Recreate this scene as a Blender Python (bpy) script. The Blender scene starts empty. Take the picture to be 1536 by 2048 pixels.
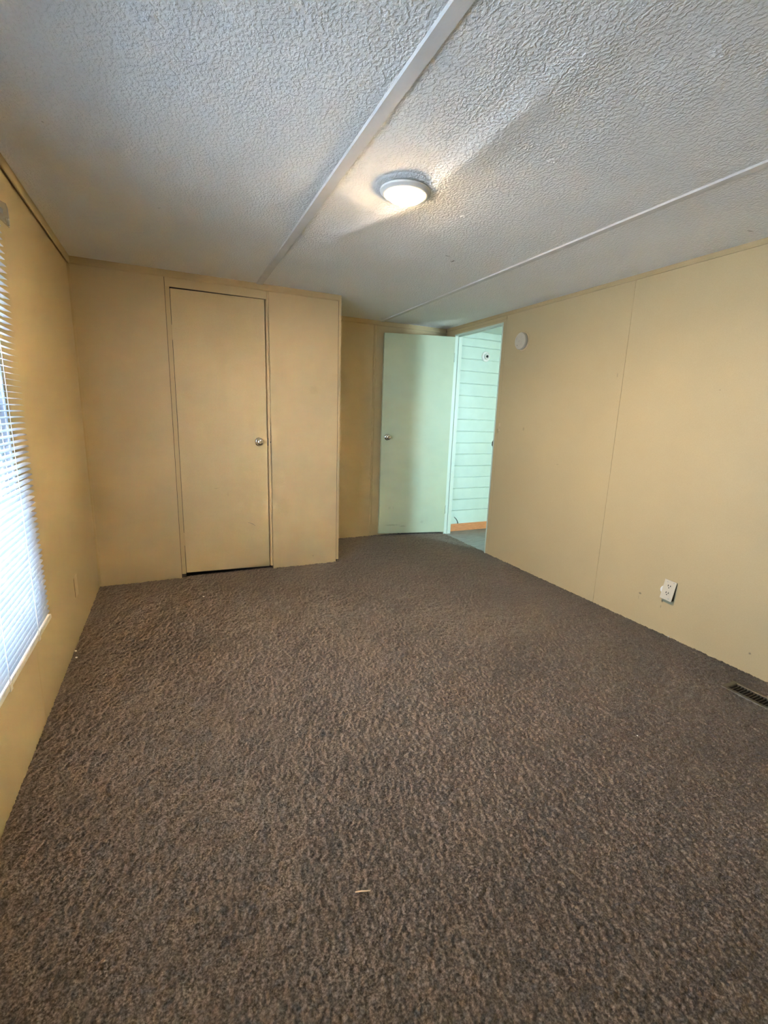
import bpy, bmesh, math, random
import numpy as np
from mathutils import Matrix, Vector

random.seed(7)
rng = np.random.default_rng(11)
sc = bpy.context.scene
C = sc.collection

# ------------------------------------------------------------------ camera
cam_d = bpy.data.cameras.new('camera')
cam_d.sensor_fit = 'HORIZONTAL'
cam_d.sensor_width = 36.0
cam_d.lens = 914.29 / 1536.0 * 36.0
cam_d.clip_start = 0.02
cam_o = bpy.data.objects.new('camera', cam_d)
C.objects.link(cam_o)
_r = Vector((0.90927989, -0.41491669, 0.0324688))
_u = Vector((0.05682923, 0.20106642, 0.97792777))
_f = Vector((0.41228694, 0.88736488, -0.20640505))
cam_o.matrix_world = Matrix(((_r.x, _u.x, -_f.x, 0.0), (_r.y, _u.y, -_f.y, 0.0),
                             (_r.z, _u.z, -_f.z, 1.2409), (0, 0, 0, 1)))
sc.camera = cam_o

# ------------------------------------------------------------------ world, daylight, exposure
SKY_STRENGTH = 15.0
SUN = 95.0
HALL_W = 185.0
LAMP_STRENGTH = 1750.0
EXPOSURE = 0.53
w = bpy.data.worlds.new('sky')
sc.world = w
w.use_nodes = True
bg = w.node_tree.nodes['Background']
bg.inputs[0].default_value = (0.46, 0.70, 1.0, 1)
bg.inputs[1].default_value = SKY_STRENGTH


def area(name, loc, rot, sx, sy, watts, col, portal=False):
    d = bpy.data.lights.new(name, 'AREA')
    d.shape = 'RECTANGLE'
    d.size, d.size_y, d.energy, d.color = sx, sy, watts, col
    d.cycles.is_portal = portal
    o = bpy.data.objects.new(name, d)
    C.objects.link(o)
    o.location, o.rotation_euler = loc, rot
    return o


# sky portal in the bedroom window (only guides sampling) and daylight in the hallway window
area('window_portal', (-0.60, 1.3975, 1.175), (0, math.radians(-90), 0), 1.45, 1.305, 1.0, (1, 1, 1), True)
area('hallway_daylight', (4.10, 0.95, 1.25), (0, math.radians(90), 0), 1.35, 1.0, HALL_W, (0.64, 0.88, 1.0))

# added sunlight: reaches only the yard, whose ground is paled to brighten the ceiling
sun_d = bpy.data.lights.new('bounce_sun', 'SUN')
sun_d.energy = SUN
sun_d.color = (1.0, 0.97, 0.93)
sun_d.angle = math.radians(1.0)
sun_o = bpy.data.objects.new('bounce_sun', sun_d)
C.objects.link(sun_o)
sun_o.rotation_euler = Vector((-0.35, -0.75, -1.25)).to_track_quat('-Z', 'Y').to_euler()

vs = sc.view_settings
vs.view_transform = 'Standard'
vs.look = 'None'
vs.exposure = EXPOSURE
vs.gamma = 1.0
vs.use_curve_mapping = False
sc.cycles.diffuse_bounces = 6
sc.cycles.max_bounces = 10
sc.cycles.adaptive_threshold = 0.015
sc.cycles.transparent_max_bounces = 16
sc.cycles.sample_clamp_indirect = 40.0

# ------------------------------------------------------------------ helpers
XL, XR, YC, YB, XC, H = -0.523, 2.641, 3.581, 4.290, 1.240, 2.130
YN = -0.55


def new_mat(name, col, rough=0.6, metal=0.0, spec=0.5):
    m = bpy.data.materials.new(name)
    m.use_nodes = True
    b = m.node_tree.nodes['Principled BSDF']
    b.inputs['Base Color'].default_value = (*col, 1)
    b.inputs['Roughness'].default_value = rough
    b.inputs['Metallic'].default_value = metal
    b.inputs['Specular IOR Level'].default_value = spec
    return m


def nd(m, t, **kw):
    n = m.node_tree.nodes.new(t)
    for k, v in kw.items():
        setattr(n, k, v)
    return n


def lk(m, a, b):
    m.node_tree.links.new(a, b)


def pos(m):
    return nd(m, 'ShaderNodeNewGeometry').outputs['Position']


def noise(m, scale, detail=3, rough=0.55, vec=None, stretch=None):
    n = nd(m, 'ShaderNodeTexNoise')
    n.inputs['Scale'].default_value = scale
    n.inputs['Detail'].default_value = detail
    n.inputs['Roughness'].default_value = rough
    v = vec or pos(m)
    if stretch:
        mp = nd(m, 'ShaderNodeMapping')
        mp.inputs['Scale'].default_value = stretch
        lk(m, v, mp.inputs['Vector'])
        v = mp.outputs[0]
    lk(m, v, n.inputs['Vector'])
    return n.outputs['Fac']


def ramp(m, fac, stops):
    r = nd(m, 'ShaderNodeValToRGB')
    e = r.color_ramp.elements
    while len(e) < len(stops):
        e.new(0.5)
    for q, (p, c) in zip(e, stops):
        q.position = p
        q.color = (*c, 1) if len(c) == 3 else c
    lk(m, fac, r.inputs[0])
    return r.outputs['Color']


def mixc(m, fac, a, b, mode='MIX'):
    n = nd(m, 'ShaderNodeMix', data_type='RGBA', blend_type=mode)
    for sock, v in ((n.inputs[0], fac), (n.inputs[6], a), (n.inputs[7], b)):
        if isinstance(v, (int, float)):
            sock.default_value = v
        elif isinstance(v, tuple):
            sock.default_value = (*v, 1)
        else:
            lk(m, v, sock)
    return n.outputs[2]


def bump(m, h, dist, strength=1.0):
    b = nd(m, 'ShaderNodeBump')
    b.inputs['Distance'].default_value = dist
    b.inputs['Strength'].default_value = strength
    lk(m, h, b.inputs['Height'])
    lk(m, b.outputs[0], m.node_tree.nodes['Principled BSDF'].inputs['Normal'])


def setc(m, c):
    lk(m, c, m.node_tree.nodes['Principled BSDF'].inputs['Base Color'])


def spots(m, base, items, dark):
    """blend small stains (point, radii xyz, strength) into a colour"""
    p = pos(m)
    wob = noise(m, 60, 2)
    col = base
    for (pt, rad, s) in items:
        a = nd(m, 'ShaderNodeVectorMath', operation='SUBTRACT')
        lk(m, p, a.inputs[0])
        a.inputs[1].default_value = pt
        d = nd(m, 'ShaderNodeVectorMath', operation='DIVIDE')
        lk(m, a.outputs[0], d.inputs[0])
        d.inputs[1].default_value = rad
        ln = nd(m, 'ShaderNodeVectorMath', operation='LENGTH')
        lk(m, d.outputs[0], ln.inputs[0])
        ad = nd(m, 'ShaderNodeMath', operation='ADD')
        lk(m, ln.outputs['Value'], ad.inputs[0])
        lk(m, wob, ad.inputs[1])
        mr = nd(m, 'ShaderNodeMapRange', interpolation_type='SMOOTHSTEP')
        mr.inputs['From Min'].default_value = 0.7
        mr.inputs['From Max'].default_value = 1.5
        mr.inputs['To Min'].default_value = s
        mr.inputs['To Max'].default_value = 0.0
        lk(m, ad.outputs[0], mr.inputs['Value'])
        col = mixc(m, mr.outputs[0], col, dark)
    return col


# ------------------------------------------------------------------ materials
WALLC = (0.52, 0.402, 0.218)


def wall_material(name, marks=(), col=WALLC):
    m = new_mat(name, col, 0.55, spec=0.35)
    big = noise(m, 1.7, 3)
    c = ramp(m, big, [(0.3, tuple(v * 0.95 for v in col)), (0.7, tuple(min(1, v * 1.03) for v in col))])
    fine = noise(m, 260, 2)
    c = mixc(m, 0.06, c, ramp(m, fine, [(0.3, (0.3, 0.23, 0.13)), (0.7, (0.8, 0.7, 0.5))]))
    if marks:
        c = spots(m, c, marks, (0.10, 0.08, 0.06))
    setc(m, c)
    bump(m, noise(m, 190, 3), 0.0007, 0.5)
    return m


M = {}
M['wall'] = wall_material('cream_wall_vinyl')
M['wall_right'] = wall_material('cream_wall_vinyl_scuffed', [
    ((XR, 1.795, 0.193), (0.05, 0.012, 0.008), 0.75), ((XR, 1.80, 0.165), (0.05, 0.004, 0.02), 0.3),
    ((XR, 1.648, 0.196), (0.05, 0.008, 0.012), 0.85), ((XR, 1.652, 0.160), (0.05, 0.004, 0.014), 0.5),
    ((XR, 1.160, 0.104), (0.05, 0.009, 0.009), 0.7), ((XR, 1.533, 1.430), (0.05, 0.005, 0.005), 0.45),
    ((XR, 2.174, 1.546), (0.05, 0.006, 0.02), 0.3), ((XR, 3.008, 1.169), (0.05, 0.013, 0.02), 0.3),
    ((XR, 2.60, 0.92), (0.05, 0.02, 0.006), 0.2), ((XR, 3.34, 1.14), (0.05, 0.03, 0.03), 0.25)])
M['wall_closet'] = wall_material('cream_closet_panel', [
    ((1.03, YC, 1.42), (0.05, 0.05, 0.05), 0.10), ((0.78, YC, 0.50), (0.08, 0.05, 0.10), 0.10),
    ((1.02, YC, 0.07), (0.006, 0.05, 0.006), 0.7)])
M['closet_door'] = wall_material('cream_closet_door', [
    ((0.28, YC, 0.668), (0.022, 0.2, 0.004), 0.3), ((0.36, YC, 0.62), (0.01, 0.2, 0.02), 0.12)],
    (0.53, 0.412, 0.22))
M['trim'] = wall_material('cream_trim', (), (0.48, 0.362, 0.188))

m = new_mat('dark_cavity', (0.030, 0.022, 0.016), 0.9)
setc(m, ramp(m, noise(m, 30, 3), [(0.3, (0.022, 0.016, 0.012)), (0.7, (0.04, 0.03, 0.022))]))
M['dark'] = m

m = new_mat('ceiling_stipple', (0.74, 0.725, 0.70), 0.85, spec=0.2)
h1 = noise(m, 110, 2, 0.5, stretch=(1.0, 0.75, 1.0))
h2 = noise(m, 210, 2, 0.6)
hh = nd(m, 'ShaderNodeMath', operation='MULTIPLY_ADD')
rr = nd(m, 'ShaderNodeMapRange', interpolation_type='SMOOTHSTEP')
rr.inputs['From Min'].default_value = 0.38
rr.inputs['From Max'].default_value = 0.66
lk(m, h1, rr.inputs['Value'])
lk(m, h2, hh.inputs[0])
hh.inputs[1].default_value = 0.35
lk(m, rr.outputs[0], hh.inputs[2])
c = ramp(m, noise(m, 1.3, 4), [(0.3, (0.85, 0.83, 0.80)), (0.7, (0.90, 0.885, 0.86))])
c = spots(m, c, [((1.467, 2.423, H), (0.022, 0.008, 0.05), 0.5), ((1.539, 2.479, H), (0.010, 0.022, 0.05), 0.7),
                 ((-0.322, 2.016, H), (0.006, 0.006, 0.05), 0.4), ((0.005, 2.54, H), (0.006, 0.006, 0.05), 0.4),
                 ((1.522, 1.508, H), (0.006, 0.006, 0.05), 0.6), ((2.484, 1.434, H), (0.03, 0.008, 0.05), 0.35),
                 ((0.012, 1.40, H), (0.014, 0.014, 0.05), 0.25)], (0.16, 0.11, 0.07))
setc(m, c)
bump(m, hh.outputs[0], 0.0030, 0.75)
M['ceiling'] = m
m = new_mat('ceiling_batten_paint', (0.60, 0.575, 0.54), 0.6, spec=0.3)
setc(m, ramp(m, noise(m, 12, 3), [(0.3, (0.64, 0.615, 0.58)), (0.7, (0.69, 0.67, 0.635))]))
bump(m, noise(m, 160, 2), 0.0004, 0.5)
M['batten'] = m


def carpet_mat(name):
    m = new_mat(name, (0.16, 0.125, 0.10), 1.0, spec=0.1)
    a = ramp(m, noise(m, 190, 2, 0.65), [(0.30, (0.044, 0.032, 0.0235)), (0.5, (0.101, 0.081, 0.065)),
                                        (0.70, (0.205, 0.170, 0.142))])
    b = ramp(m, noise(m, 1.5, 4, 0.55, stretch=(1.0, 1.5, 1.0)), [(0.30, (0.80, 0.80, 0.80)), (0.70, (1.0, 1.0, 1.0))])
    setc(m, mixc(m, 1.0, a, b, 'MULTIPLY'))
    bs = m.node_tree.nodes['Principled BSDF']
    bs.inputs['Sheen Weight'].default_value = 0.35
    bs.inputs['Sheen Roughness'].default_value = 0.45
    bs.inputs['Sheen Tint'].default_value = (0.9, 0.74, 0.58, 1)
    return m


M['carpet'] = carpet_mat('brown_carpet_pile')


def paint(name, lo, hi, rough, scale=5, marks=(), bmp=0.0004):
    m = new_mat(name, lo, rough, spec=0.4)
    c = ramp(m, noise(m, scale, 3), [(0.3, lo), (0.7, hi)])
    if marks:
        c = spots(m, c, marks, (0.11, 0.10, 0.06))
    setc(m, c)
    bump(m, noise(m, 120, 2), bmp, 0.5)
    return m


M['mint'] = paint('mint_door_paint', (0.48, 0.54, 0.37), (0.51, 0.57, 0.395), 0.45, marks=[
    ((2.05, 4.20, 0.115), (0.11, 0.3, 0.012), 0.30), ((2.17, 4.20, 0.10), (0.05, 0.3, 0.014), 0.25),
    ((2.02, 4.20, 0.30), (0.02, 0.3, 0.02), 0.18), ((2.06, 4.20, 0.30), (0.01, 0.3, 0.02), 0.18),
    ((2.38, 4.20, 0.14), (0.03, 0.3, 0.02), 0.15)])
M['plank'] = paint('mint_plank_paint', (0.56, 0.68, 0.60), (0.60, 0.72, 0.64), 0.4, 9, bmp=0.001)
M['jamb'] = paint('pale_mint_jamb_paint', (0.60, 0.68, 0.58), (0.63, 0.71, 0.61), 0.4)

m = new_mat('orange_pine_baseboard', (0.55, 0.26, 0.09), 0.45)
g = noise(m, 14, 6, 0.65, stretch=(1.0, 4.0, 16.0))
setc(m, ramp(m, g, [(0.3, (0.44, 0.15, 0.05)), (0.55, (0.66, 0.27, 0.11)), (0.75, (0.74, 0.36, 0.17))]))
M['pine'] = m
m = new_mat('grey_vinyl_floor', (0.2, 0.2, 0.19), 0.4)
g = noise(m, 7, 6, 0.65, stretch=(1.2, 5.0, 1.0))
setc(m, ramp(m, g, [(0.3, (0.13, 0.13, 0.12)), (0.6, (0.22, 0.22, 0.205)), (0.8, (0.33, 0.33, 0.31))]))
M['vinyl'] = m


def tinted(name, a, b, rough, metal=0.0, scale=40):
    m = new_mat(name, a, rough, metal)
    setc(m, ramp(m, noise(m, scale, 3), [(0.3, a), (0.7, b)]))
    return m


M['chrome'] = tinted('polished_steel', (0.62, 0.58, 0.53), (0.72, 0.68, 0.62), 0.12, 1.0, 20)
M['white_plastic'] = tinted('white_plastic', (0.74, 0.72, 0.68), (0.79, 0.77, 0.73), 0.4)
M['ivory_plastic'] = tinted('ivory_plastic', (0.60, 0.53, 0.40), (0.64, 0.57, 0.44), 0.4)
M['aged_plastic'] = tinted('aged_ivory_plastic', (0.50, 0.45, 0.36), (0.54, 0.49, 0.39), 0.45)
M['cream_plastic'] = tinted('cream_painted_plastic', (0.58, 0.46, 0.27), (0.62, 0.49, 0.29), 0.5)
M['black'] = tinted('black_slot', (0.012, 0.011, 0.010), (0.02, 0.018, 0.016), 0.7)
M['grey_edge'] = tinted('grey_box_edge', (0.34, 0.34, 0.33), (0.40, 0.40, 0.39), 0.6)
M['vent_frame'] = tinted('olive_tan_metal', (0.080, 0.067, 0.042), (0.105, 0.087, 0.056), 0.5, 0.2)
M['vent_slat'] = tinted('dark_brown_metal', (0.06, 0.053, 0.048), (0.09, 0.08, 0.07), 0.45, 0.4)
M['lamp_rim'] = tinted('white_enamel_rim', (0.78, 0.74, 0.68), (0.82, 0.78, 0.72), 0.35)
M['plaster'] = tinted('chipped_plaster', (0.80, 0.78, 0.74), (0.88, 0.86, 0.82), 0.9)
M['splinter'] = tinted('pale_wood_splinter', (0.70, 0.50, 0.32), (0.82, 0.62, 0.42), 0.8)
M['crumb'] = tinted('pale_lint', (0.75, 0.70, 0.62), (0.85, 0.80, 0.72), 0.9)
M['wire'] = tinted('dark_cord', (0.03, 0.03, 0.025), (0.05, 0.05, 0.04), 0.6)
M['frame_metal'] = tinted('white_window_frame', (0.70, 0.74, 0.76), (0.76, 0.80, 0.82), 0.45)
M['weathered'] = tinted('weathered_grey_wood', (0.035, 0.034, 0.038), (0.055, 0.052, 0.055), 0.9, 0.0, 6)
M['ground'] = tinted('pale_bounce_ground', (0.56, 0.62, 0.69), (0.65, 0.71, 0.78), 1.0, 0.0, 3)  # pale so the yard acts as a reflector for the ceiling
M['reveal'] = tinted('mauve_grey_reveal', (0.20, 0.19, 0.21), (0.28, 0.265, 0.28), 0.8)
M['siding'] = tinted('pale_siding', (0.5, 0.5, 0.48), (0.56, 0.56, 0.54), 0.7)

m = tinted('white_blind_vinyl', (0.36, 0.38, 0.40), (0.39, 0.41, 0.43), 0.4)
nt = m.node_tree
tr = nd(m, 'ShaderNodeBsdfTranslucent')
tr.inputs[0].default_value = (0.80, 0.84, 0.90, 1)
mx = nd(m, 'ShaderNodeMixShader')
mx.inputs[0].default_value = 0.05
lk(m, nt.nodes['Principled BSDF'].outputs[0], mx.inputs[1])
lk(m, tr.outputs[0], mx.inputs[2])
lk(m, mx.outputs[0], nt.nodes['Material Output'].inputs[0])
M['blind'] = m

m = new_mat('window_glass', (1, 1, 1), 0.02)
nt = m.node_tree
tp = nd(m, 'ShaderNodeBsdfTransparent')
tp.inputs[0].default_value = (0.95, 0.97, 0.97, 1)
gl = nd(m, 'ShaderNodeBsdfGlossy')
gl.inputs['Roughness'].default_value = 0.02
mx = nd(m, 'ShaderNodeMixShader')
mx.inputs[0].default_value = 0.06
lk(m, tp.outputs[0], mx.inputs[1])
lk(m, gl.outputs[0], mx.inputs[2])
lk(m, mx.outputs[0], nt.nodes['Material Output'].inputs[0])
M['glass'] = m

m = new_mat('clear_plastic', (0.85, 0.85, 0.85), 0.15)
nt = m.node_tree
tp = nd(m, 'ShaderNodeBsdfTransparent')
tp.inputs[0].default_value = (0.88, 0.88, 0.9, 1)
mx = nd(m, 'ShaderNodeMixShader')
mx.inputs[0].default_value = 0.30
lk(m, tp.outputs[0], mx.inputs[1])
lk(m, nt.nodes['Principled BSDF'].outputs[0], mx.inputs[2])
lk(m, mx.outputs[0], nt.nodes['Material Output'].inputs[0])
M['clear'] = m

m = new_mat('lit_frosted_glass', (0.9, 0.88, 0.84), 0.4)
b = m.node_tree.nodes['Principled BSDF']
b.inputs['Emission Color'].default_value = (1.0, 0.72, 0.42, 1)
tc = nd(m, 'ShaderNodeTexCoord')
mp = nd(m, 'ShaderNodeMapping')
mp.inputs['Scale'].default_value = (1 / 0.0785, 1 / 0.0785, 0)
lk(m, tc.outputs['Object'], mp.inputs['Vector'])
ln = nd(m, 'ShaderNodeVectorMath', operation='LENGTH')
lk(m, mp.outputs[0], ln.inputs[0])
mr = nd(m, 'ShaderNodeMapRange', interpolation_type='SMOOTHSTEP')   # emission weakened towards the edge to keep the nearby ceiling darker
mr.inputs['From Min'].default_value = 0.15
mr.inputs['From Max'].default_value = 0.98
mr.inputs['To Min'].default_value = LAMP_STRENGTH
mr.inputs['To Max'].default_value = LAMP_STRENGTH * 0.05
lk(m, ln.outputs['Value'], mr.inputs['Value'])
lk(m, mr.outputs[0], b.inputs['Emission Strength'])
M['lamp'] = m


# ------------------------------------------------------------------ mesh helpers
def add_box(bm, lo, hi):
    x0, y0, z0 = lo
    x1, y1, z1 = hi
    v = [bm.verts.new(p) for p in ((x0, y0, z0), (x1, y0, z0), (x1, y1, z0), (x0, y1, z0),
                                   (x0, y0, z1), (x1, y0, z1), (x1, y1, z1), (x0, y1, z1))]
    for f in ((0, 3, 2, 1), (4, 5, 6, 7), (0, 1, 5, 4), (1, 2, 6, 5), (2, 3, 7, 6), (3, 0, 4, 7)):
        bm.faces.new([v[i] for i in f])


def add_prism(bm, pts, vec):
    """closed prism: polygon pts (3d) extruded by vec"""
    vec = Vector(vec)
    a = [bm.verts.new(p) for p in pts]
    b2 = [bm.verts.new(Vector(p) + vec) for p in pts]
    n = len(pts)
    bm.faces.new(a[::-1])
    bm.faces.new(b2)
    for i in range(n):
        bm.faces.new((a[i], a[(i + 1) % n], b2[(i + 1) % n], b2[i]))


def add_lathe(bm, prof, org=(0, 0, 0), axis=(0, 0, 1), seg=32):
    """revolve (radius, height) profile about axis through org"""
    ax = Vector(axis).normalized()
    t = Vector((1, 0, 0)) if abs(ax.x) < 0.9 else Vector((0, 1, 0))
    e1 = ax.cross(t).normalized()
    e2 = ax.cross(e1)
    org = Vector(org)
    rings = []
    for (r, h) in prof:
        if r < 1e-6:
            rings.append([bm.verts.new(org + ax * h)])
        else:
            rings.append([bm.verts.new(org + ax * h + (e1 * math.cos(2 * math.pi * k / seg) +
                                                        e2 * math.sin(2 * math.pi * k / seg)) * r) for k in range(seg)])
    for A, B in zip(rings, rings[1:]):
        for k in range(seg):
            k2 = (k + 1) % seg
            if len(A) == 1 and len(B) > 1:
                bm.faces.new((A[0], B[k2], B[k]))
            elif len(B) == 1 and len(A) > 1:
                bm.faces.new((A[k], A[k2], B[0]))
            elif len(A) > 1:
                bm.faces.new((A[k], A[k2], B[k2], B[k]))


def add_tube(bm, pts, r, seg=8):
    pts = [Vector(p) for p in pts]
    rings = []
    for i, p in enumerate(pts):
        d = (pts[min(i + 1, len(pts) - 1)] - pts[max(i - 1, 0)]).normalized()
        t = Vector((0, 0, 1)) if abs(d.z) < 0.9 else Vector((1, 0, 0))
        e1 = d.cross(t).normalized()
        e2 = d.cross(e1)
        rr_ = r[i] if isinstance(r, (list, tuple)) else r
        rings.append([bm.verts.new(p + (e1 * math.cos(2 * math.pi * k / seg) + e2 * math.sin(2 * math.pi * k / seg)) * rr_)
                      for k in range(seg)])
    for A, B in zip(rings, rings[1:]):
        for k in range(seg):
            bm.faces.new((A[k], A[(k + 1) % seg], B[(k + 1) % seg], B[k]))
    bm.faces.new(rings[0][::-1])
    bm.faces.new(rings[-1])


def obj(name, bm, mat, parent=None, loc=(0, 0, 0), smooth=False, bevel=0.0):
    if bevel:
        bmesh.ops.bevel(bm, geom=list(bm.edges), offset=bevel, segments=2, affect='EDGES', profile=0.6)
    bmesh.ops.recalc_face_normals(bm, faces=list(bm.faces))
    me = bpy.data.meshes.new(name)
    bm.to_mesh(me)
    bm.free()
    if smooth:
        for p in me.polygons:
            p.use_smooth = True
        me.set_sharp_from_angle(angle=math.radians(38))
    me.materials.append(M[mat])
    o = bpy.data.objects.new(name, me)
    C.objects.link(o)
    o.location = loc
    if parent:
        o.parent = parent
    return o


def box(name, lo, hi, mat, parent=None, bevel=0.0):
    """box object: its origin sits at the middle of its underside; children are given in parent space"""
    base = Vector(((lo[0] + hi[0]) / 2, (lo[1] + hi[1]) / 2, lo[2]))
    bm = bmesh.new()
    add_box(bm, Vector(lo) - base, Vector(hi) - base)
    return obj(name, bm, mat, parent, base, bevel=bevel)


def boxes(name, lst, mat, parent=None):
    bm = bmesh.new()
    for lo, hi in lst:
        add_box(bm, lo, hi)
    return obj(name, bm, mat, parent)


def bmf(fn, *a, **k):
    bm = bmesh.new()
    fn(bm, *a, **k)
    return bm


def thing(name, label, cat, loc=(0, 0, 0), rot=(0, 0, 0), group=None, kind=None):
    o = bpy.data.objects.new(name, None)
    C.objects.link(o)
    o.location, o.rotation_euler = loc, rot
    o.empty_display_size = 0.05
    return tag(o, label, cat, group, kind)


def tag(o, label, cat, group=None, kind=None):
    o['label'], o['category'] = label, cat
    if group:
        o['group'] = group
    if kind:
        o['kind'] = kind
    return o


def S(o, label, cat):
    return tag(o, label, cat, kind='structure')


# ================================================================== THE ROOM
PT = 0.006          # wall panel thickness
CT = 0.08           # core thickness

# ---- floor
fl = S(box('floor', (XL - 0.10, YN - 0.10, -0.12), (XR + 0.004, YB + 0.10, -0.022), 'carpet'),
       'brown carpeted bedroom floor', 'floor')

# carpet pile: one continuous tufted surface
ys = [YN]
while ys[-1] < YB - 0.004:
    y = ys[-1]
    ys.append(y + (0.012 if y < 0.05 else 0.0040 + 0.0011 * max(0.0, y - 0.3)))
ys = np.array(ys)
ys[-1] = YB - 0.001
xs = np.linspace(XL + 0.001, XR + 0.012, 700)


def blur(a, n):
    for _ in range(n):
        a = (np.roll(a, 1, 0) + np.roll(a, -1, 0) + 2 * a) / 4
        a = (np.roll(a, 1, 1) + np.roll(a, -1, 1) + 2 * a) / 4
    return a / a.std()


shape = (len(ys), len(xs))
tuft = 0.55 * blur(rng.standard_normal(shape), 1) + 0.70 * rng.standard_normal(shape) + 0.35 * blur(rng.standard_normal(shape), 12)
zz = -0.003 + 0.0020 * np.clip(tuft, -2.2, 2.2)
gx, gy = np.meshgrid(xs, ys)
gx = gx + rng.uniform(-0.0012, 0.0012, shape)
gy = gy + rng.uniform(-0.0012, 0.0012, shape)
# keep the pile out of the closet and clear of the floor register
verts = np.stack([gx, gy, zz], -1).reshape(-1, 3)
nx = len(xs)
idx = np.arange(len(ys) * nx).reshape(len(ys), nx)
q = np.stack([idx[:-1, :-1], idx[:-1, 1:], idx[1:, 1:], idx[1:, :-1]], -1).reshape(-1, 4)
cx_ = gx[:-1, :-1].ravel() + 0.0022
cy_ = gy[:-1, :-1].ravel() + 0.0022
keep = ~((cx_ < XC - 0.01) & (cy_ > YC + 0.03))
keep &= ~((cx_ > 2.384) & (cx_ < 2.478) & (cy_ > 0.842) & (cy_ < 1.122))
q = q[keep]
me = bpy.data.meshes.new('carpet_pile')
me.vertices.add(len(verts))
me.vertices.foreach_set('co', verts.astype(np.float32).ravel())
me.loops.add(q.size)
me.loops.foreach_set('vertex_index', q.astype(np.int32).ravel())
me.polygons.add(len(q))
me.polygons.foreach_set('loop_start', np.arange(0, q.size, 4, dtype=np.int32))
me.update(calc_edges=True)
me.polygons.foreach_set('use_smooth', np.ones(len(q), dtype=bool))
me.materials.append(M['carpet'])
carpet = bpy.data.objects.new('carpet_pile', me)
C.objects.link(carpet)
tag(carpet, 'worn brown cut-pile carpet covering the bedroom floor', 'carpet', kind='stuff')

# ---- ceiling: slab and textured panels between battens
ceil = S(box('ceiling', (XL - 0.10, YN - 0.10, H + 0.012), (XR + 0.08, YB + 0.10, H + 0.10), 'dark'),
         'white textured bedroom ceiling with two battens', 'ceiling')
LX, LY = 0.905, 1.845     # ceiling light


def ridge(x, y):
    """shallow sag of the middle panel along a joist by the lamp"""
    if y < 1.9:
        xr = 0.985
    else:
        xr = 0.985 - 0.27 * (y - 1.9)
    amp = 0.013 * max(0.0, min(1.0, (y - 0.7) / 0.8)) * max(0.0, min(1.0, (3.0 - y) / 0.9))
    d = (x - xr) / (0.045 if x < xr else 0.085)
    return -amp * math.exp(-d * d)


def ceiling_panel(x0, x1, fn=None, n=(6, 60)):
    bm = bmesh.new()
    nxp, nyp = n
    y0, y1 = YN, YB
    rows = []
    for j in range(nyp + 1):
        y = y0 + (y1 - y0) * j / nyp
        row = []
        for i in range(nxp + 1):
            x = x0 + (x1 - x0) * i / nxp
            z = H + (fn(x, y) if fn else 0.0)
            row.append(bm.verts.new((x, y, z)))
        rows.append(row)
    for j in range(nyp):
        for i in range(nxp):
            bm.faces.new((rows[j][i], rows[j + 1][i], rows[j + 1][i + 1], rows[j][i + 1]))
    # back skin for thickness
    t = [bm.verts.new((x, y, H + 0.012)) for x, y in ((x0, y0), (x1, y0), (x1, y1), (x0, y1))]
    bm.faces.new(t)
    bm.faces.new([rows[0][i] for i in range(nxp + 1)] + [t[1], t[0]])
    bm.faces.new([rows[-1][i] for i in range(nxp, -1, -1)] + [t[3], t[2]])
    bm.faces.new([rows[j][0] for j in range(nyp, -1, -1)] + [t[0], t[3]])
    bm.faces.new([rows[j][-1] for j in range(nyp + 1)] + [t[2], t[1]])
    return obj('ceiling_panel', bm, 'ceiling', ceil, (0, 0, -H - 0.012) if False else (0, 0, 0), smooth=True)


cbase = ceil.location.copy()


def to_parent(o, parent):
    o.location = o.location - parent.location


p1 = ceiling_panel(XL - 0.002, 0.626)
p2 = ceiling_panel(0.628, 1.904, ridge, (90, 220))
p3 = ceiling_panel(1.906, XR + 0.002)
for p in (p1, p2, p3):
    to_parent(p, ceil)


def batten(x0, x1, y1):
    bm = bmesh.new()
    z0 = H - 0.007
    add_prism(bm, [(x0, YN, H), (x0 + 0.004, YN, z0), (x1 - 0.004, YN, z0), (x1, YN, H)], (0, y1 - YN, 0))
    return obj('trim_batten', bm, 'batten')


b1 = batten(0.603, 0.652, YC - 0.008)
b1.name = 'trim_1'
S(b1, 'flat grey ceiling batten running above the closet door', 'ceiling batten')
b2 = batten(1.884, 1.926, YB - 0.008)
b2.name = 'trim_2'
S(b2, 'narrow ceiling batten nearer the right wall', 'ceiling batten')

# screw pops in the ceiling panels
def screw_pop(x, y, panel, r=0.010):
    bm = bmesh.new()
    add_lathe(bm, [(r * 1.6, 0.001), (r * 1.1, -0.0030), (r * 0.75, -0.0034), (r * 0.45, -0.0008), (0, -0.0006)], seg=14)
    o = obj('screw_pop', bm, 'ceiling', panel, (x, y, H), smooth=True)
    return o


for (x, y, r) in ((0.010, 1.402, 0.012), (0.006, 2.023, 0.011), (0.005, 2.54, 0.005)):
    screw_pop(x, y, p1, r)
for (x, y, r) in ((1.250, 0.865, 0.010), (1.268, 0.874, 0.013), (1.264, 1.420, 0.012), (1.251, 1.948, 0.010)):
    screw_pop(x, y, p2, r)

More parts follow.
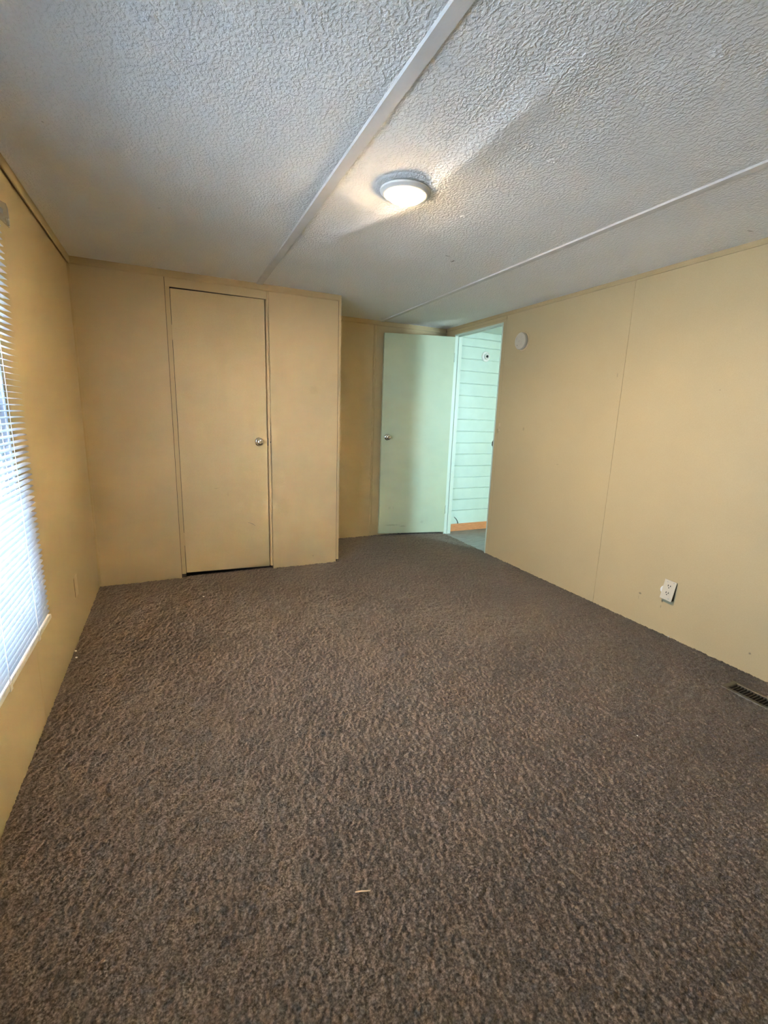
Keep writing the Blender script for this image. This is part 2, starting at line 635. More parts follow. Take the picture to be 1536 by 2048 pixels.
# ---- left wall with window opening
WY0, WY1, WZ0, WZ1 = 0.745, 2.050, 0.450, 1.900
wl = S(boxes('wall_left', [((XL - CT, YN - 0.1, -0.02), (XL - PT, WY0, H + 0.01)), ((XL - CT, WY1, -0.02), (XL - PT, YB + 0.1, H + 0.01)),
                           ((XL - CT, WY0, -0.02), (XL - PT, WY1, WZ0)), ((XL - CT, WY0, WZ1), (XL - PT, WY1, H + 0.01))], 'dark'),
       'cream panelled left wall with the window', 'wall')
SEAML = 2.015
TOPL = 2.122
boxes('wall_panel', [((XL - PT, WY1, -0.02), (XL, YC + 0.004, TOPL)),
                     ((XL - PT, SEAML + 0.001, -0.02), (XL, WY1, WZ0)), ((XL - PT, SEAML + 0.001, WZ1), (XL, WY1, TOPL))], 'wall', wl)
boxes('wall_panel', [((XL - PT, 0.70, -0.02), (XL, WY0, TOPL)),
                     ((XL - PT, WY0, -0.02), (XL, SEAML - 0.001, WZ0)), ((XL - PT, WY0, WZ1), (XL, SEAML - 0.001, TOPL))], 'wall', wl)
boxes('wall_panel', [((XL - PT, YN, -0.02), (XL, 0.698, TOPL))], 'wall', wl)
# crown strip on the left wall, standing a little off the panels
bm = bmesh.new()
add_prism(bm, [(XL + 0.0075, YN, H), (XL + 0.0075, YN, 2.085), (XL + 0.0125, YN, 2.0845), (XL + 0.0145, YN, 2.090), (XL + 0.0145, YN, H)], (0, YC - 0.008 - YN, 0))
S(obj('trim_3', bm, 'trim'), 'cream crown strip above the left wall over a dark gap', 'crown strip')
# corner strip of left wall and closet wall
bm = bmesh.new()
add_prism(bm, [(XL, YC - 0.014, 0.018), (XL + 0.012, YC - 0.004, 0.018), (XL + 0.012, YC + 0.001, 0.018), (XL, YC + 0.001, 0.018)], (0, 0, 2.087 - 0.018))
S(obj('trim_4', bm, 'trim'), 'thin corner strip between left wall and closet wall', 'corner strip')

# ---- closet wall (faces the camera) with door opening
DX0, DX1, DZ1 = 0.040, 0.664, 2.031
wc = S(boxes('wall_closet', [((XL - 0.002, YC + PT, -0.02), (0.022, YC + CT, H)), ((0.682, YC + PT, -0.02), (XC, YC + CT, H)),
                             ((0.022, YC + PT, DZ1 + 0.02), (0.682, YC + CT, H))], 'dark'),
       'cream panelled closet wall facing the room', 'wall')
boxes('wall_panel', [((XL, YC, -0.02), (0.009, YC + PT, 2.10))], 'wall_closet', wc)
boxes('wall_panel', [((0.012, YC, DZ1 + 0.001), (0.686, YC + PT, 2.10))], 'wall_closet', wc)
boxes('wall_panel', [((0.6905, YC, -0.02), (1.221, YC + PT, 2.10))], 'wall_closet', wc)
# jamb strips either side of the closet door
box('jamb_strip', (0.0115, YC - 0.0035, 0.028), (0.0392, YC + 0.005, DZ1), 'trim', wc, 0.0012)
boxes('jamb_shade_post', [((0.022, YC + 0.0055, -0.02), (0.0390, YC + 0.060, DZ1))], 'dark', wc)  # depth of the jamb darkened so the door gap reads as shade
bm = bmesh.new()
add_prism(bm, [(0.6665, YC + 0.060, 0.022), (0.6665, YC + 0.008, 0.022), (0.672, YC + 0.001, 0.022), (0.680, YC - 0.003, 0.022),
               (0.6875, YC - 0.0025, 0.022), (0.689, YC + 0.001, 0.022), (0.689, YC + 0.060, 0.022)], (0, 0, 2.088 - 0.022))
obj('jamb_strip', bm, 'trim', wc)
boxes('jamb_head', [((0.0385, YC + 0.045, DZ1 + 0.001), (0.6665, YC + 0.060, DZ1 + 0.02))], 'dark', wc)
bm = bmesh.new()
add_prism(bm, [(1.2235, YC - 0.003, 0.020), (1.243, YC - 0.003, 0.020), (1.243, YC + 0.030, 0.020), (1.240, YC + 0.030, 0.020),
               (1.240, YC, 0.020), (1.2235, YC, 0.020)], (0, 0, H - 0.020))
S(obj('trim_5', bm, 'trim'), 'outside corner strip at the edge of the closet wall', 'corner strip')
bm = bmesh.new()
add_prism(bm, [(XL, YC, H), (XL, YC - 0.007, H), (XL, YC - 0.009, 2.095), (XL, YC - 0.006, 2.088), (XL, YC, 2.087)], (XC - 0.0175 - XL, 0, 0))
S(obj('trim_6', bm, 'trim'), 'cream crown strip along the top of the closet wall', 'crown strip')
# closet side wall and interior
ws = S(boxes('wall_closet_side', [((XC - 0.07, YC + CT, -0.02), (XC - PT, YB, H))], 'dark'),
       'short return wall at the side of the closet', 'wall')
boxes('wall_panel', [((XC - PT, YC + PT, -0.02), (XC, YB, H))], 'wall', ws)
S(boxes('floor_closet', [((XL, YC + 0.012, -0.022), (XC - 0.07, YB, -0.012))], 'dark'), 'dark closet floor under the closet door', 'floor')

# ---- back wall of the entry nook
wb = S(boxes('wall_back', [((XL - 0.1, YB + PT, -0.02), (XR + 0.08, YB + CT, H + 0.01))], 'dark'),
       'cream back wall of the entry nook behind the green door', 'wall')
boxes('wall_panel', [((XC, YB, -0.02), (1.8235, YB + PT, 2.10))], 'wall', wb)
boxes('wall_panel', [((1.8265, YB, -0.02), (XR, YB + PT, 2.10))], 'wall', wb)
bm = bmesh.new()
add_prism(bm, [(1.823, YB, 0.022), (1.824, YB - 0.006, 0.022), (1.838, YB - 0.009, 0.022), (1.850, YB - 0.005, 0.022), (1.853, YB, 0.022)], (0, 0, 2.088 - 0.022))
S(obj('trim_7', bm, 'trim'), 'vertical cream strip on the back wall beside the green door', 'wall strip')
bm = bmesh.new()
add_prism(bm, [(XC, YB, H), (XC, YB - 0.007, H), (XC, YB - 0.009, 2.095), (XC, YB - 0.006, 2.088), (XC, YB, 2.087)], (XR - 0.012 - XC, 0, 0))
S(obj('trim_8', bm, 'trim'), 'cream crown strip along the nook back wall', 'crown strip')

# ---- right wall with doorway
OY0, OY1, OZ = 3.388, 4.118, 2.044
XH = 2.722        # hallway face of that wall
wr = S(boxes('wall_right', [((XR + PT, YN - 0.1, -0.02), (XH, OY0 - 0.012, H + 0.01)), ((XR + PT, OY1 + 0.012, -0.02), (XH, YB, H + 0.01)),
                            ((XR + PT, OY0 - 0.012, OZ + 0.012), (XH, OY1 + 0.012, H + 0.01))], 'dark'),
       'long cream panelled right wall with the doorway', 'wall')
SE1, SE2 = 2.130, 3.336
TOPR = 2.112
boxes('wall_panel', [((XR, YN, -0.02), (XR + PT, 0.908, TOPR))], 'wall_right', wr)
boxes('wall_panel', [((XR, 0.910, -0.02), (XR + PT, SE1 - 0.0009, TOPR))], 'wall_right', wr)
boxes('wall_panel', [((XR, SE1 + 0.0009, -0.02), (XR + PT, SE2 - 0.0006, TOPR))], 'wall_right', wr)
boxes('wall_panel', [((XR, SE2 + 0.0006, -0.02), (XR + PT, OY0 - 0.0005, TOPR)), ((XR, OY1 + 0.0005, -0.02), (XR + PT, YB, TOPR)),
                     ((XR, OY0 - 0.0005, OZ + 0.0005), (XR + PT, OY1 + 0.0005, TOPR))], 'wall_right', wr)
bm = bmesh.new()
add_prism(bm, [(XR, YN, H), (XR - 0.009, YN, H), (XR - 0.010, YN, 2.112), (XR - 0.006, YN, 2.104), (XR, YN, 2.103)], (0, YB - YN - 0.009, 0))
S(obj('trim_9', bm, 'trim'), 'cream crown strip along the top of the right wall', 'crown strip')
# a second, flat trim strip beneath the crown, only above the doorway
bm = bmesh.new()
add_prism(bm, [(XR, SE2, 2.098), (XR - 0.003, SE2, 2.098), (XR - 0.003, SE2, 2.076), (XR, SE2, 2.075)], (0, YB - SE2 - 0.002, 0))
S(obj('trim_10', bm, 'trim'), 'flat strip above the hallway doorway', 'door trim')
# jamb lining
fr = S(thing('door_frame', '', '', (XR, (OY0 + OY1) / 2, 0)), 'pale green jamb lining of the hallway doorway', 'door frame')
fy = (OY0 + OY1) / 2
boxes('jamb', [((-0.003, OY0 - 0.012 - fy, -0.02), (XH - XR + 0.003, OY0 - fy, OZ + 0.012))], 'jamb', fr)
boxes('jamb', [((-0.003, OY1 - fy, -0.006), (XH - XR + 0.003, OY1 + 0.012 - fy, OZ + 0.012))], 'jamb', fr)
boxes('head_jamb', [((-0.003, OY0 - fy, OZ), (XH - XR + 0.003, OY1 - fy, OZ + 0.012))], 'jamb', fr)
boxes('door_stop', [((0.036, OY1 - 0.009 - fy, 0.0), (0.05, OY1 - fy, OZ))], 'jamb', fr)
boxes('door_stop', [((0.036, OY0 - fy, OZ - 0.009), (0.05, OY1 - 0.009 - fy, OZ))], 'jamb', fr)
sp = boxes('strike_plate', [((-0.004, OY0 - fy, 0.992), (0.028, OY0 + 0.0025 - fy, 1.055))], 'vent_slat', fr)
bm = bmesh.new()
add_prism(bm, [(-0.004, OY0 + 0.0025 - fy, 1.000), (-0.010, OY0 + 0.006 - fy, 1.008), (-0.010, OY0 + 0.006 - fy, 1.040), (-0.004, OY0 + 0.0025 - fy, 1.048)], (0, -0.0035, 0))
obj('strike_lip', bm, 'vent_slat', sp)

# ---- wall behind the camera
wn = S(boxes('wall_near', [((XL - 0.1, YN - CT, -0.02), (XR + 0.08, YN, H + 0.01))], 'wall'), 'cream wall behind the photographer', 'wall')

# ================================================================== CLOSET DOOR
cd = S(thing('door_1', '', '', (0.352, YC + 0.002, 0.0)), 'flat cream closet door with a round steel knob', 'door')
ox, oy = 0.352, YC + 0.002
bm = bmesh.new()
add_prism(bm, [(0.0424 - ox, 0, 0.034), (0.6605 - ox, 0, 0.019), (0.6605 - ox, 0, 2.0290), (0.0424 - ox, 0, 2.0225)], (0, 0.035, 0))
slab = obj('door_slab', bm, 'closet_door', cd, bevel=0.0012)


def knob(parent, loc, ax, name='door_knob'):
    """ball knob on a rosette; axis points out of the door"""
    k = obj(name, bmf(add_lathe, [(0.0, 0.056), (0.009, 0.0555), (0.0095, 0.0535), (0.0125, 0.0535), (0.0135, 0.0555), (0.020, 0.0535),
                                  (0.026, 0.048), (0.0285, 0.040), (0.0270, 0.032), (0.0215, 0.026), (0.0140, 0.022),
                                  (0.0125, 0.012), (0.0125, 0.006)], (0, 0, 0), ax, 36), 'chrome', parent, loc, smooth=True)
    obj('rosette', bmf(add_lathe, [(0.0, 0.010), (0.016, 0.0095), (0.026, 0.0065), (0.0325, 0.002), (0.0325, 0.0)], (0, 0, 0), ax, 36),
        'chrome', k, smooth=True)
    obj('lock_button', bmf(add_lathe, [(0.0, 0.0585), (0.0045, 0.058), (0.005, 0.053)], (0, 0, 0), ax, 18), 'chrome', k, smooth=True)
    return k


knob(cd, (0.600 - ox, 0.0, 1.015), (0, -1, 0))


def hinge(parent, loc, ax_len, mat, dirx=1):
    h = obj('hinge', bmf(add_tube, [(0, 0, -ax_len / 2), (0, 0, -ax_len / 6 - 0.0008)], 0.0048, 10), mat, parent, loc, smooth=True)
    obj('knuckle', bmf(add_tube, [(0, 0, -ax_len / 6), (0, 0, ax_len / 6)], 0.0048, 10), mat, h, smooth=True)
    obj('knuckle', bmf(add_tube, [(0, 0, ax_len / 6 + 0.0008), (0, 0, ax_len / 2)], 0.0048, 10), mat, h, smooth=True)
    return h


hinge(cd, (0.0410 - ox, -0.002, 1.745), 0.095, 'trim')
hinge(cd, (0.0410 - ox, -0.002, 0.295), 0.095, 'trim')
bm = bmesh.new()
add_tube(bm, [(0.500 - ox, -0.0001, 0.392), (0.520 - ox, -0.0001, 0.386), (0.536 - ox, -0.0001, 0.378), (0.550 - ox, -0.0001, 0.367), (0.556 - ox, -0.0001, 0.360)],
         [0.0006, 0.0016, 0.0018, 0.0012, 0.0005], 6)
obj('scratch', bm, 'weathered', cd)
box('latch_bolt', (0.6605 - ox, 0.002, 0.985), (0.676 - ox, 0.022, 1.045), 'vent_slat', cd)
# small dark nail beside the latch
obj('nail_head', bmf(add_lathe, [(0.0045, 0.0), (0.0045, 0.002), (0, 0.003)], (0, 0, 0), (0, -1, 0), 10), 'vent_slat', wc, (0.6835, YC - 0.0028, 1.013))

# ================================================================== GREEN DOOR
hx, hy = XR - 0.001, OY1 - 0.004
fx, fy2 = 1.912, 4.235
ang = math.atan2(fy2 - hy, fx - hx)
DL = math.hypot(fx - hx, fy2 - hy)
gd = S(thing('door_2', '', '', (hx, hy, 0.0), (0, 0, ang)), 'pale green flush door standing open against the back wall', 'door')
# local x runs from the hinge to the free edge; the face towards the room is local +y
bm = bmesh.new()
add_prism(bm, [(0.003, 0, 0.020), (DL, 0, 0.028), (DL, 0, 2.020), (0.003, 0, 2.034)], (0, -0.035, 0))
obj('door_slab', bm, 'mint', gd, bevel=0.0012)
knob(gd, (DL - 0.062, 0.0, 1.030), (0, 1, 0))
hinge(gd, (0.0, 0.003, 1.835), 0.09, 'jamb')
hinge(gd, (0.0, 0.003, 0.27), 0.09, 'jamb')

# ================================================================== HALLWAY
HX1, HY0, HY1 = 4.02, -0.20, 4.215
S(box('floor_hallway', (XR + 0.010, HY0 - 0.1, -0.12), (HX1 + 0.1, HY1 + 0.1, -0.012), 'dark'), 'grey vinyl plank floor of the hallway', 'floor')
fh = bpy.data.objects['floor_hallway']
TW, TLn = 0.152, 0.914
yy = HY1
r = 0
while yy > 1.6:
    x = XR + 0.014 - (0.46 if r % 2 else 0.10)
    while x < HX1:
        a, b_ = max(x, XR + 0.014), min(x + TLn, HX1)
        if b_ - a > 0.02:
            o = box('floor_plank', (a + 0.0012, yy - TW + 0.0012, -0.012), (b_ - 0.0012, yy - 0.0012, -0.006 + random.uniform(-0.0004, 0.0004)), 'vinyl', None)
            o.parent = fh
            to_parent(o, fh)
        x += TLn
    yy -= TW
    r += 1
S(box('ceiling_hallway', (XR + 0.08, HY0 - 0.1, H), (HX1 + 0.1, HY1 + 0.1, H + 0.08), 'plank'), 'pale hallway ceiling seen through the doorway', 'ceiling')
we = S(boxes('wall_hallway_end', [((XH, HY1, -0.02), (HX1 + 0.1, HY1 + 0.06, H))], 'plank'), 'pale green plank wall at the end of the hallway', 'wall')
rows_z = [0.070, 0.228, 0.352, 0.477, 0.602, 0.727, 0.855, 0.978, 1.101, 1.227, 1.350, 1.475, 1.600, 1.727, 1.850, 1.974, 2.058, 2.128]
for z0, z1 in zip(rows_z, rows_z[1:]):
    bm = bmesh.new()
    e = 0.0016
    yf = HY1 - 0.011 + random.uniform(-0.0006, 0.0006)
    add_prism(bm, [(XH, HY1, z0 + e), (XH, yf + 0.005, z0 + e), (XH, yf, z0 + e + 0.0042), (XH, yf, z1 - e - 0.0042), (XH, yf + 0.005, z1 - e), (XH, HY1, z1 - e)],
              (HX1 - XH, 0, 0))
    obj('wall_plank', bm, 'plank', we)
S(box('baseboard_hallway', (XH, HY1 - 0.022, -0.006), (HX1, HY1 - 0.0105, 0.078), 'pine', None, 0.002), 'orange wood baseboard under the hallway planks', 'baseboard')
boxes('wall_h', [((XH, HY1 - 0.006, -0.006), (XH + 0.001, HY1, 0.02))], 'plank', we).name = 'filler'
# outer hallway wall with its window (out of view, lets the daylight in)
HW = (0.45, 1.45, 0.575, 1.925)
S(boxes('wall_hallway_side', [((HX1, HY0, -0.02), (HX1 + 0.06, HW[0], H)), ((HX1, HW[1], -0.02), (HX1 + 0.06, HY1, H)),
                              ((HX1, HW[0], -0.02), (HX1 + 0.06, HW[1], HW[2])), ((HX1, HW[0], HW[3]), (HX1 + 0.06, HW[1], H))], 'wall'),
  'cream outer wall of the hallway with its window', 'wall')
S(boxes('wall_hallway_near', [((XH, HY0 - 0.06, -0.02), (HX1 + 0.06, HY0, H))], 'wall'), 'cream near wall of the hallway', 'wall')
hwall = boxes('wall_hallway_lining', [((XH, HY0, -0.02), (XH + 0.006, OY0 - 0.012, H)), ((XH, OY0 - 0.012, OZ + 0.012), (XH + 0.006, HY1 - 0.012, H))], 'wall')
S(hwall, 'cream hallway side of the doorway wall', 'wall')
w2 = S(thing('window_2', '', '', (HX1 + 0.03, 0.95, HW[2])), 'hallway window that lights the green door', 'window')
hh_ = HW[3] - HW[2]
boxes('window_frame', [((-0.02, -0.5, 0), (0.02, 0.5, 0.03)), ((-0.02, -0.5, hh_ - 0.03), (0.02, 0.5, hh_)),
                       ((-0.02, -0.5, 0.03), (0.02, -0.47, hh_ - 0.03)), ((-0.02, 0.47, 0.03), (0.02, 0.5, hh_ - 0.03))], 'frame_metal', w2)
boxes('pane', [((-0.002, -0.47, 0.03), (0.002, 0.47, hh_ - 0.03))], 'glass', w2)

# round fixture on the planks
rf = thing('wall_fixture', 'round white wall fixture with a dark central socket on the green hallway planks', 'wall fixture', (3.088, HY1 - 0.011, 1.889))
obj('base_plate', bmf(add_lathe, [(0.0, 0.010), (0.040, 0.010), (0.050, 0.007), (0.053, 0.0)], (0, 0, 0), (0, -1, 0), 36), 'white_plastic', rf, smooth=True)
obj('collar', bmf(add_lathe, [(0.012, 0.020), (0.022, 0.032), (0.028, 0.030), (0.031, 0.008)], (0, 0, 0), (0, -1, 0), 32), 'white_plastic', rf, smooth=True)
obj('socket', bmf(add_lathe, [(0.0, 0.022), (0.0125, 0.022), (0.0135, 0.027)], (0, 0, 0), (0, -1, 0), 24), 'black', rf, smooth=True)
for a in (45, 225):
    obj('screw_slot', bmf(add_box, (-0.010, -0.0012, -0.002), (0.010, 0.0, 0.002)), 'grey_edge', rf,
        (0.041 * math.cos(math.radians(a)), -0.0092, 0.041 * math.sin(math.radians(a)))).rotation_euler = (0, math.radians(a), 0)

# loose dark cord end by the baseboard
bm = bmesh.new()
pts = [(2.872, HY1 - 0.016, 0.080), (2.868, HY1 - 0.015, 0.098), (2.858, HY1 - 0.014, 0.118), (2.842, HY1 - 0.0135, 0.138), (2.820, HY1 - 0.013, 0.155)]
p0 = Vector(pts[0])
add_tube(bm, [Vector(p) - p0 for p in pts], [0.004, 0.0036, 0.0034, 0.003, 0.002], 8)
tag(obj('cord_end', bm, 'wire', None, p0, smooth=True), 'thin dark cord curling up from the orange hallway baseboard', 'cord')

# ================================================================== WINDOW AND BLIND
xo = XL - 0.045


def window_unit(name, label, y0, y1, z0, z1):
    t = S(thing(name, '', '', (xo, (y0 + y1) / 2, z0)), label, 'window')
    wy, wh = (y1 - y0) / 2, z1 - z0
    boxes('window_frame', [((-0.03, -wy, 0), (0.02, wy, 0.030)), ((-0.03, -wy, wh - 0.030), (0.02, wy, wh)),
                           ((-0.03, -wy, 0.030), (0.02, -wy + 0.030, wh - 0.030)), ((-0.03, wy - 0.030, 0.030), (0.02, wy, wh - 0.030))], 'frame_metal', t)
    boxes('reveal', [((0.0205, -wy, 0), (0.0445, -wy + 0.004, wh)), ((0.0205, wy - 0.004, 0), (0.0445, wy, wh)),
                     ((0.0205, -wy + 0.004, 0), (0.0445, wy - 0.004, 0.004)), ((0.0205, -wy + 0.004, wh - 0.004), (0.0445, wy - 0.004, wh))], 'reveal', t)
    boxes('meeting_rail', [((-0.02, -wy + 0.03, wh / 2 - 0.018), (0.012, wy - 0.03, wh / 2 + 0.018))], 'frame_metal', t)
    for (q0, q1, xx) in ((0.03, wh / 2 - 0.018, 0.004), (wh / 2 + 0.018, wh - 0.03, -0.012)):
        sash = boxes('sash', [((xx - 0.008, -wy + 0.03, q0), (xx + 0.008, -wy + 0.052, q1)), ((xx - 0.008, wy - 0.052, q0), (xx + 0.008, wy - 0.03, q1))], 'frame_metal', t)
        boxes('pane', [((xx - 0.0015, -wy + 0.052, q0), (xx + 0.0015, wy - 0.052, q1))], 'glass', sash)


window_unit('window_1', 'white framed bedroom window behind the blind', WY0, WY1, WZ0, WZ1)

BY0, BY1, BX = 0.705, 2.092, -0.493
RAILZ = 0.408
bl = thing('window_blind', 'white horizontal mini blind hanging over the left window', 'blind', (BX, (BY0 + BY1) / 2, RAILZ))
bc = (BY0 + BY1) / 2
half = (BY1 - BY0) / 2
# slat mesh: shallow crowned strip with rounded ends
bm = bmesh.new()
st = [-half, -half + 0.002, -half + 0.006, -half + 0.012, half - 0.012, half - 0.006, half - 0.002, half]
wd = [0.30, 0.62, 0.88, 1.0, 1.0, 0.88, 0.62, 0.30]
rows = []
for layer in (0.0, -0.0005):
    lay = []
    for y, f_ in zip(st, wd):
        row = []
        for k in range(5):
            x = (k / 2 - 1) * 0.0125 * f_
            row.append(bm.verts.new((x, y, 0.0016 * (1 - (x / 0.0125) ** 2) + layer)))
        lay.append(row)
    rows.append(lay)
for L_ in rows:
    for j in range(len(st) - 1):
        for k in range(4):
            bm.faces.new((L_[j][k], L_[j + 1][k], L_[j + 1][k + 1], L_[j][k + 1]))
for j in range(len(st) - 1):
    for k in (0, 4):
        bm.faces.new((rows[0][j][k], rows[0][j + 1][k], rows[1][j + 1][k], rows[1][j][k]))
for j in (0, len(st) - 1):
    for k in range(4):
        bm.faces.new((rows[0][j][k], rows[0][j][k + 1], rows[1][j][k + 1], rows[1][j][k]))
s0 = obj('slat', bm, 'blind', bl, (0, 0, 0.034), smooth=True)
SLT = math.radians(8.0)       # room-side edge tipped down
s0.rotation_euler = (0, SLT, 0)
nsl = int((1.905 - RAILZ - 0.034) / 0.0209)
for i in range(1, nsl):
    s = s0.copy()
    C.objects.link(s)
    s.parent = bl
    s.location = (random.uniform(-0.0006, 0.0006), random.uniform(-0.0035, 0.0035), 0.034 + i * 0.0209)
    s.rotation_euler = (0, SLT + random.uniform(-0.03, 0.03), random.uniform(-0.0008, 0.0008))
TOPB = 0.034 + nsl * 0.0209
box('bottom_rail', (-0.013, -half - 0.006, -0.004), (0.013, half + 0.006, 0.014), 'white_plastic', bl, 0.004)
box('head_rail', (-0.016, -half - 0.004, TOPB), (0.016, half + 0.004, TOPB + 0.026), 'white_plastic', bl, 0.002)
for yv in (1.903, 1.568, 1.233, 0.895):
    for xx in (-0.0135, 0.0135):
        obj('ladder_cord', bmf(add_tube, [(xx, yv - bc, 0.010), (xx, yv - bc, TOPB)], 0.0008, 6), 'white_plastic', bl)
    obj('lift_cord', bmf(add_tube, [(0.0, yv - bc + 0.004, 0.010), (0.0, yv - bc + 0.004, TOPB)], 0.0007, 6), 'white_plastic', bl)
    cl = boxes('rail_clip', [((0.0125, yv - bc - 0.010, -0.007), (0.0155, yv - bc + 0.010, 0.016)), ((-0.010, yv - bc - 0.010, -0.007), (0.0125, yv - bc + 0.010, -0.0045))],
               'white_plastic', bl)
obj('tilt_wand', bmf(add_tube, [(0.022, -0.60, TOPB), (0.024, -0.60, TOPB - 0.75)], 0.0035, 6), 'clear', bl)

# clear plastic curtain bracket above the blind
br = thing('curtain_bracket', 'clear plastic curtain bracket on the left wall above the blind', 'bracket', (XL, 2.335, 1.895))
bm = bmesh.new()
add_prism(bm, [(0.0, -0.085, -0.004), (0.0, 0.035, 0.002), (0.0, 0.047, 0.018), (0.0, 0.040, 0.072), (0.0, 0.020, 0.082), (0.0, -0.085, 0.060)], (0.003, 0, 0))
obj('back_plate', bm, 'clear', br, bevel=0.001)
obj('screw_boss', bmf(add_lathe, [(0.0, 0.003), (0.006, 0.003), (0.0085, 0.008), (0.012, 0.008), (0.014, 0.003)], (0, 0, 0), (1, 0, 0), 20), 'clear', br, (0, 0.012, 0.016), smooth=True)
bm = bmesh.new()
add_prism(bm, [(0.003, -0.072, 0.020), (0.011, -0.072, 0.016), (0.014, -0.072, 0.030), (0.011, -0.072, 0.034), (0.003, -0.072, 0.040)], (0, -0.004, 0))
obj('arm', bm, 'clear', br)

# outside: ground paled to bounce light indoors, and a weathered fence seen in slivers through the slats
S(box('ground', (-14, -8, -0.75), (XL - CT - 0.002, 16, -0.65), 'ground'), 'yard outside the bedroom window, paled to bounce light at the ceiling', 'ground')
S(box('roof_blocker', (XL - CT - 0.42, YN - 0.5, 2.245), (4.5, YB + 0.5, 2.40), 'siding'), 'added overhead slab with an eave, out of view, blocking stray daylight', 'roof_blocker')  # unseen slab added to stop light leaks and cut off high sky
fe = thing('fence', 'weathered grey board fence outside the bedroom window', 'fence', (-2.6, 9.0, -0.65))
box('fence_rail', (-2.0, 0.025, 0.5), (2.0, 0.06, 0.6), 'weathered', fe)
box('fence_rail', (-2.0, 0.025, 2.2), (2.0, 0.06, 2.3), 'weathered', fe)
fb = box('fence_board', (-2.0, 0.0, 0.0), (-1.86, 0.024, 3.0), 'weathered', fe)
for i in range(1, 27):
    o = fb.copy()
    C.objects.link(o)
    o.parent = fe
    o.location = (fb.location.x + i * 0.150, fb.location.y + random.uniform(-0.004, 0.004), random.uniform(-0.0, 0.02))

# ================================================================== CEILING LIGHT
zt = H
cl = thing('ceiling_light', 'lit round flush ceiling light with frosted glass dome and white rim', 'ceiling light', (LX, LY, zt))
cl.rotation_euler = (math.radians(1.5), math.radians(1.0), 0)
obj('canopy', bmf(add_lathe, [(0.072, 0.004), (0.072, -0.011), (0.0, -0.011)], seg=40), 'lamp_rim', cl, smooth=True)
obj('rim', bmf(add_lathe, [(0.068, -0.008), (0.1005, -0.009), (0.1025, -0.012), (0.1010, -0.017), (0.0900, -0.024), (0.0800, -0.0275), (0.0768, -0.0265),
                           (0.0768, -0.013), (0.068, -0.012), (0.068, -0.008)], seg=64),
    'lamp_rim', cl, smooth=True)
prof = [(0.0765, -0.018)]
for k in range(1, 9):
    t = k / 8 * math.pi / 2
    prof.append((0.0765 * math.cos(t), -0.022 - 0.028 * math.sin(t)))
prof[-1] = (0.0, -0.050)
obj('glass_dome', bmf(add_lathe, prof, seg=48), 'lamp', cl, smooth=True)
# ring-shaped gasket crack in the texture around the fixture
bm = bmesh.new()
add_lathe(bm, [(0.112, 0.001), (0.116, -0.0035), (0.124, -0.0035), (0.130, 0.001)], seg=48)
obj('ceiling_ring', bm, 'ceiling', cl, smooth=True)

# ================================================================== WALL DEVICES
sd = thing('smoke_detector', 'round ivory smoke detector high on the right wall beside the doorway', 'smoke detector', (XR, 3.108, 1.868))
obj('base_plate', bmf(add_lathe, [(0.0, 0.006), (0.070, 0.006), (0.074, 0.0)], (0, 0, 0), (-1, 0, 0), 48), 'cream_plastic', sd, smooth=True)
obj('gap_ring', bmf(add_lathe, [(0.060, 0.005), (0.060, 0.013)], (0, 0, 0), (-1, 0, 0), 48), 'weathered', sd, smooth=True)
bd = obj('body', bmf(add_lathe, [(0.062, 0.012), (0.0665, 0.012), (0.0665, 0.028), (0.062, 0.034), (0.050, 0.037), (0.0, 0.038)], (0, 0, 0), (-1, 0, 0), 48), 'aged_plastic', sd, smooth=True)
obj('test_button', bmf(add_lathe, [(0.0, 0.0395), (0.007, 0.039), (0.008, 0.037)], (0, 0, 0), (-1, 0, 0), 20), 'aged_plastic', sd, (0, 0.010, -0.004), smooth=True)
obj('status_light', bmf(add_lathe, [(0.0, 0.0385), (0.003, 0.038), (0.003, 0.036)], (0, 0, 0), (-1, 0, 0), 12), 'weathered', sd, (0, 0.026, -0.032), smooth=True)
boxes('sound_slot', [((-0.0378, 0.036, 0.008), (-0.034, 0.040, 0.034))], 'grey_edge', sd)

# faint painted-over switch beside the doorway
sw = thing('light_switch', 'small painted-over light switch near the hallway doorway', 'light switch', (XR, 3.315, 1.175))
box('switch_plate', (-0.004, -0.012, -0.035), (0.0, 0.012, 0.035), 'cream_plastic', sw, 0.0015)
bm = bmesh.new()
add_prism(bm, [(-0.004, -0.005, -0.010), (-0.012, -0.005, -0.018), (-0.012, -0.005, -0.010), (-0.004, -0.005, 0.010)], (0, 0.010, 0))
obj('toggle', bm, 'cream_plastic', sw)

# loose receptacle on the right wall
ot = thing('wall_outlet', 'loose ivory duplex outlet pulling away from the right wall', 'outlet', (XR, 1.6175, 0.222))
ot.rotation_euler = (math.radians(3.0), 0, 0)
# plate leans out towards the bottom and the right-hand side
pl = bpy.data.objects.new
bm = bmesh.new()
hw, hgt = 0.0365, 0.118
# corners (x out of wall, y, z): left edge (+y) sits near the wall, right edge stands off
cor = [(-0.0055, hw, hgt), (-0.0095, -hw, hgt), (-0.0270, -hw, 0.0), (-0.0230, hw, 0.0)]
fv = [bm.verts.new(c_) for c_ in cor]
bv = [bm.verts.new((c_[0] + 0.005, c_[1], c_[2])) for c_ in cor]
bm.faces.new(fv)
bm.faces.new(bv[::-1])
for i in range(4):
    bm.faces.new((fv[i], bv[i], bv[(i + 1) % 4], fv[(i + 1) % 4]))
plate = obj('cover_plate', bm, 'ivory_plastic', ot, bevel=0.001)


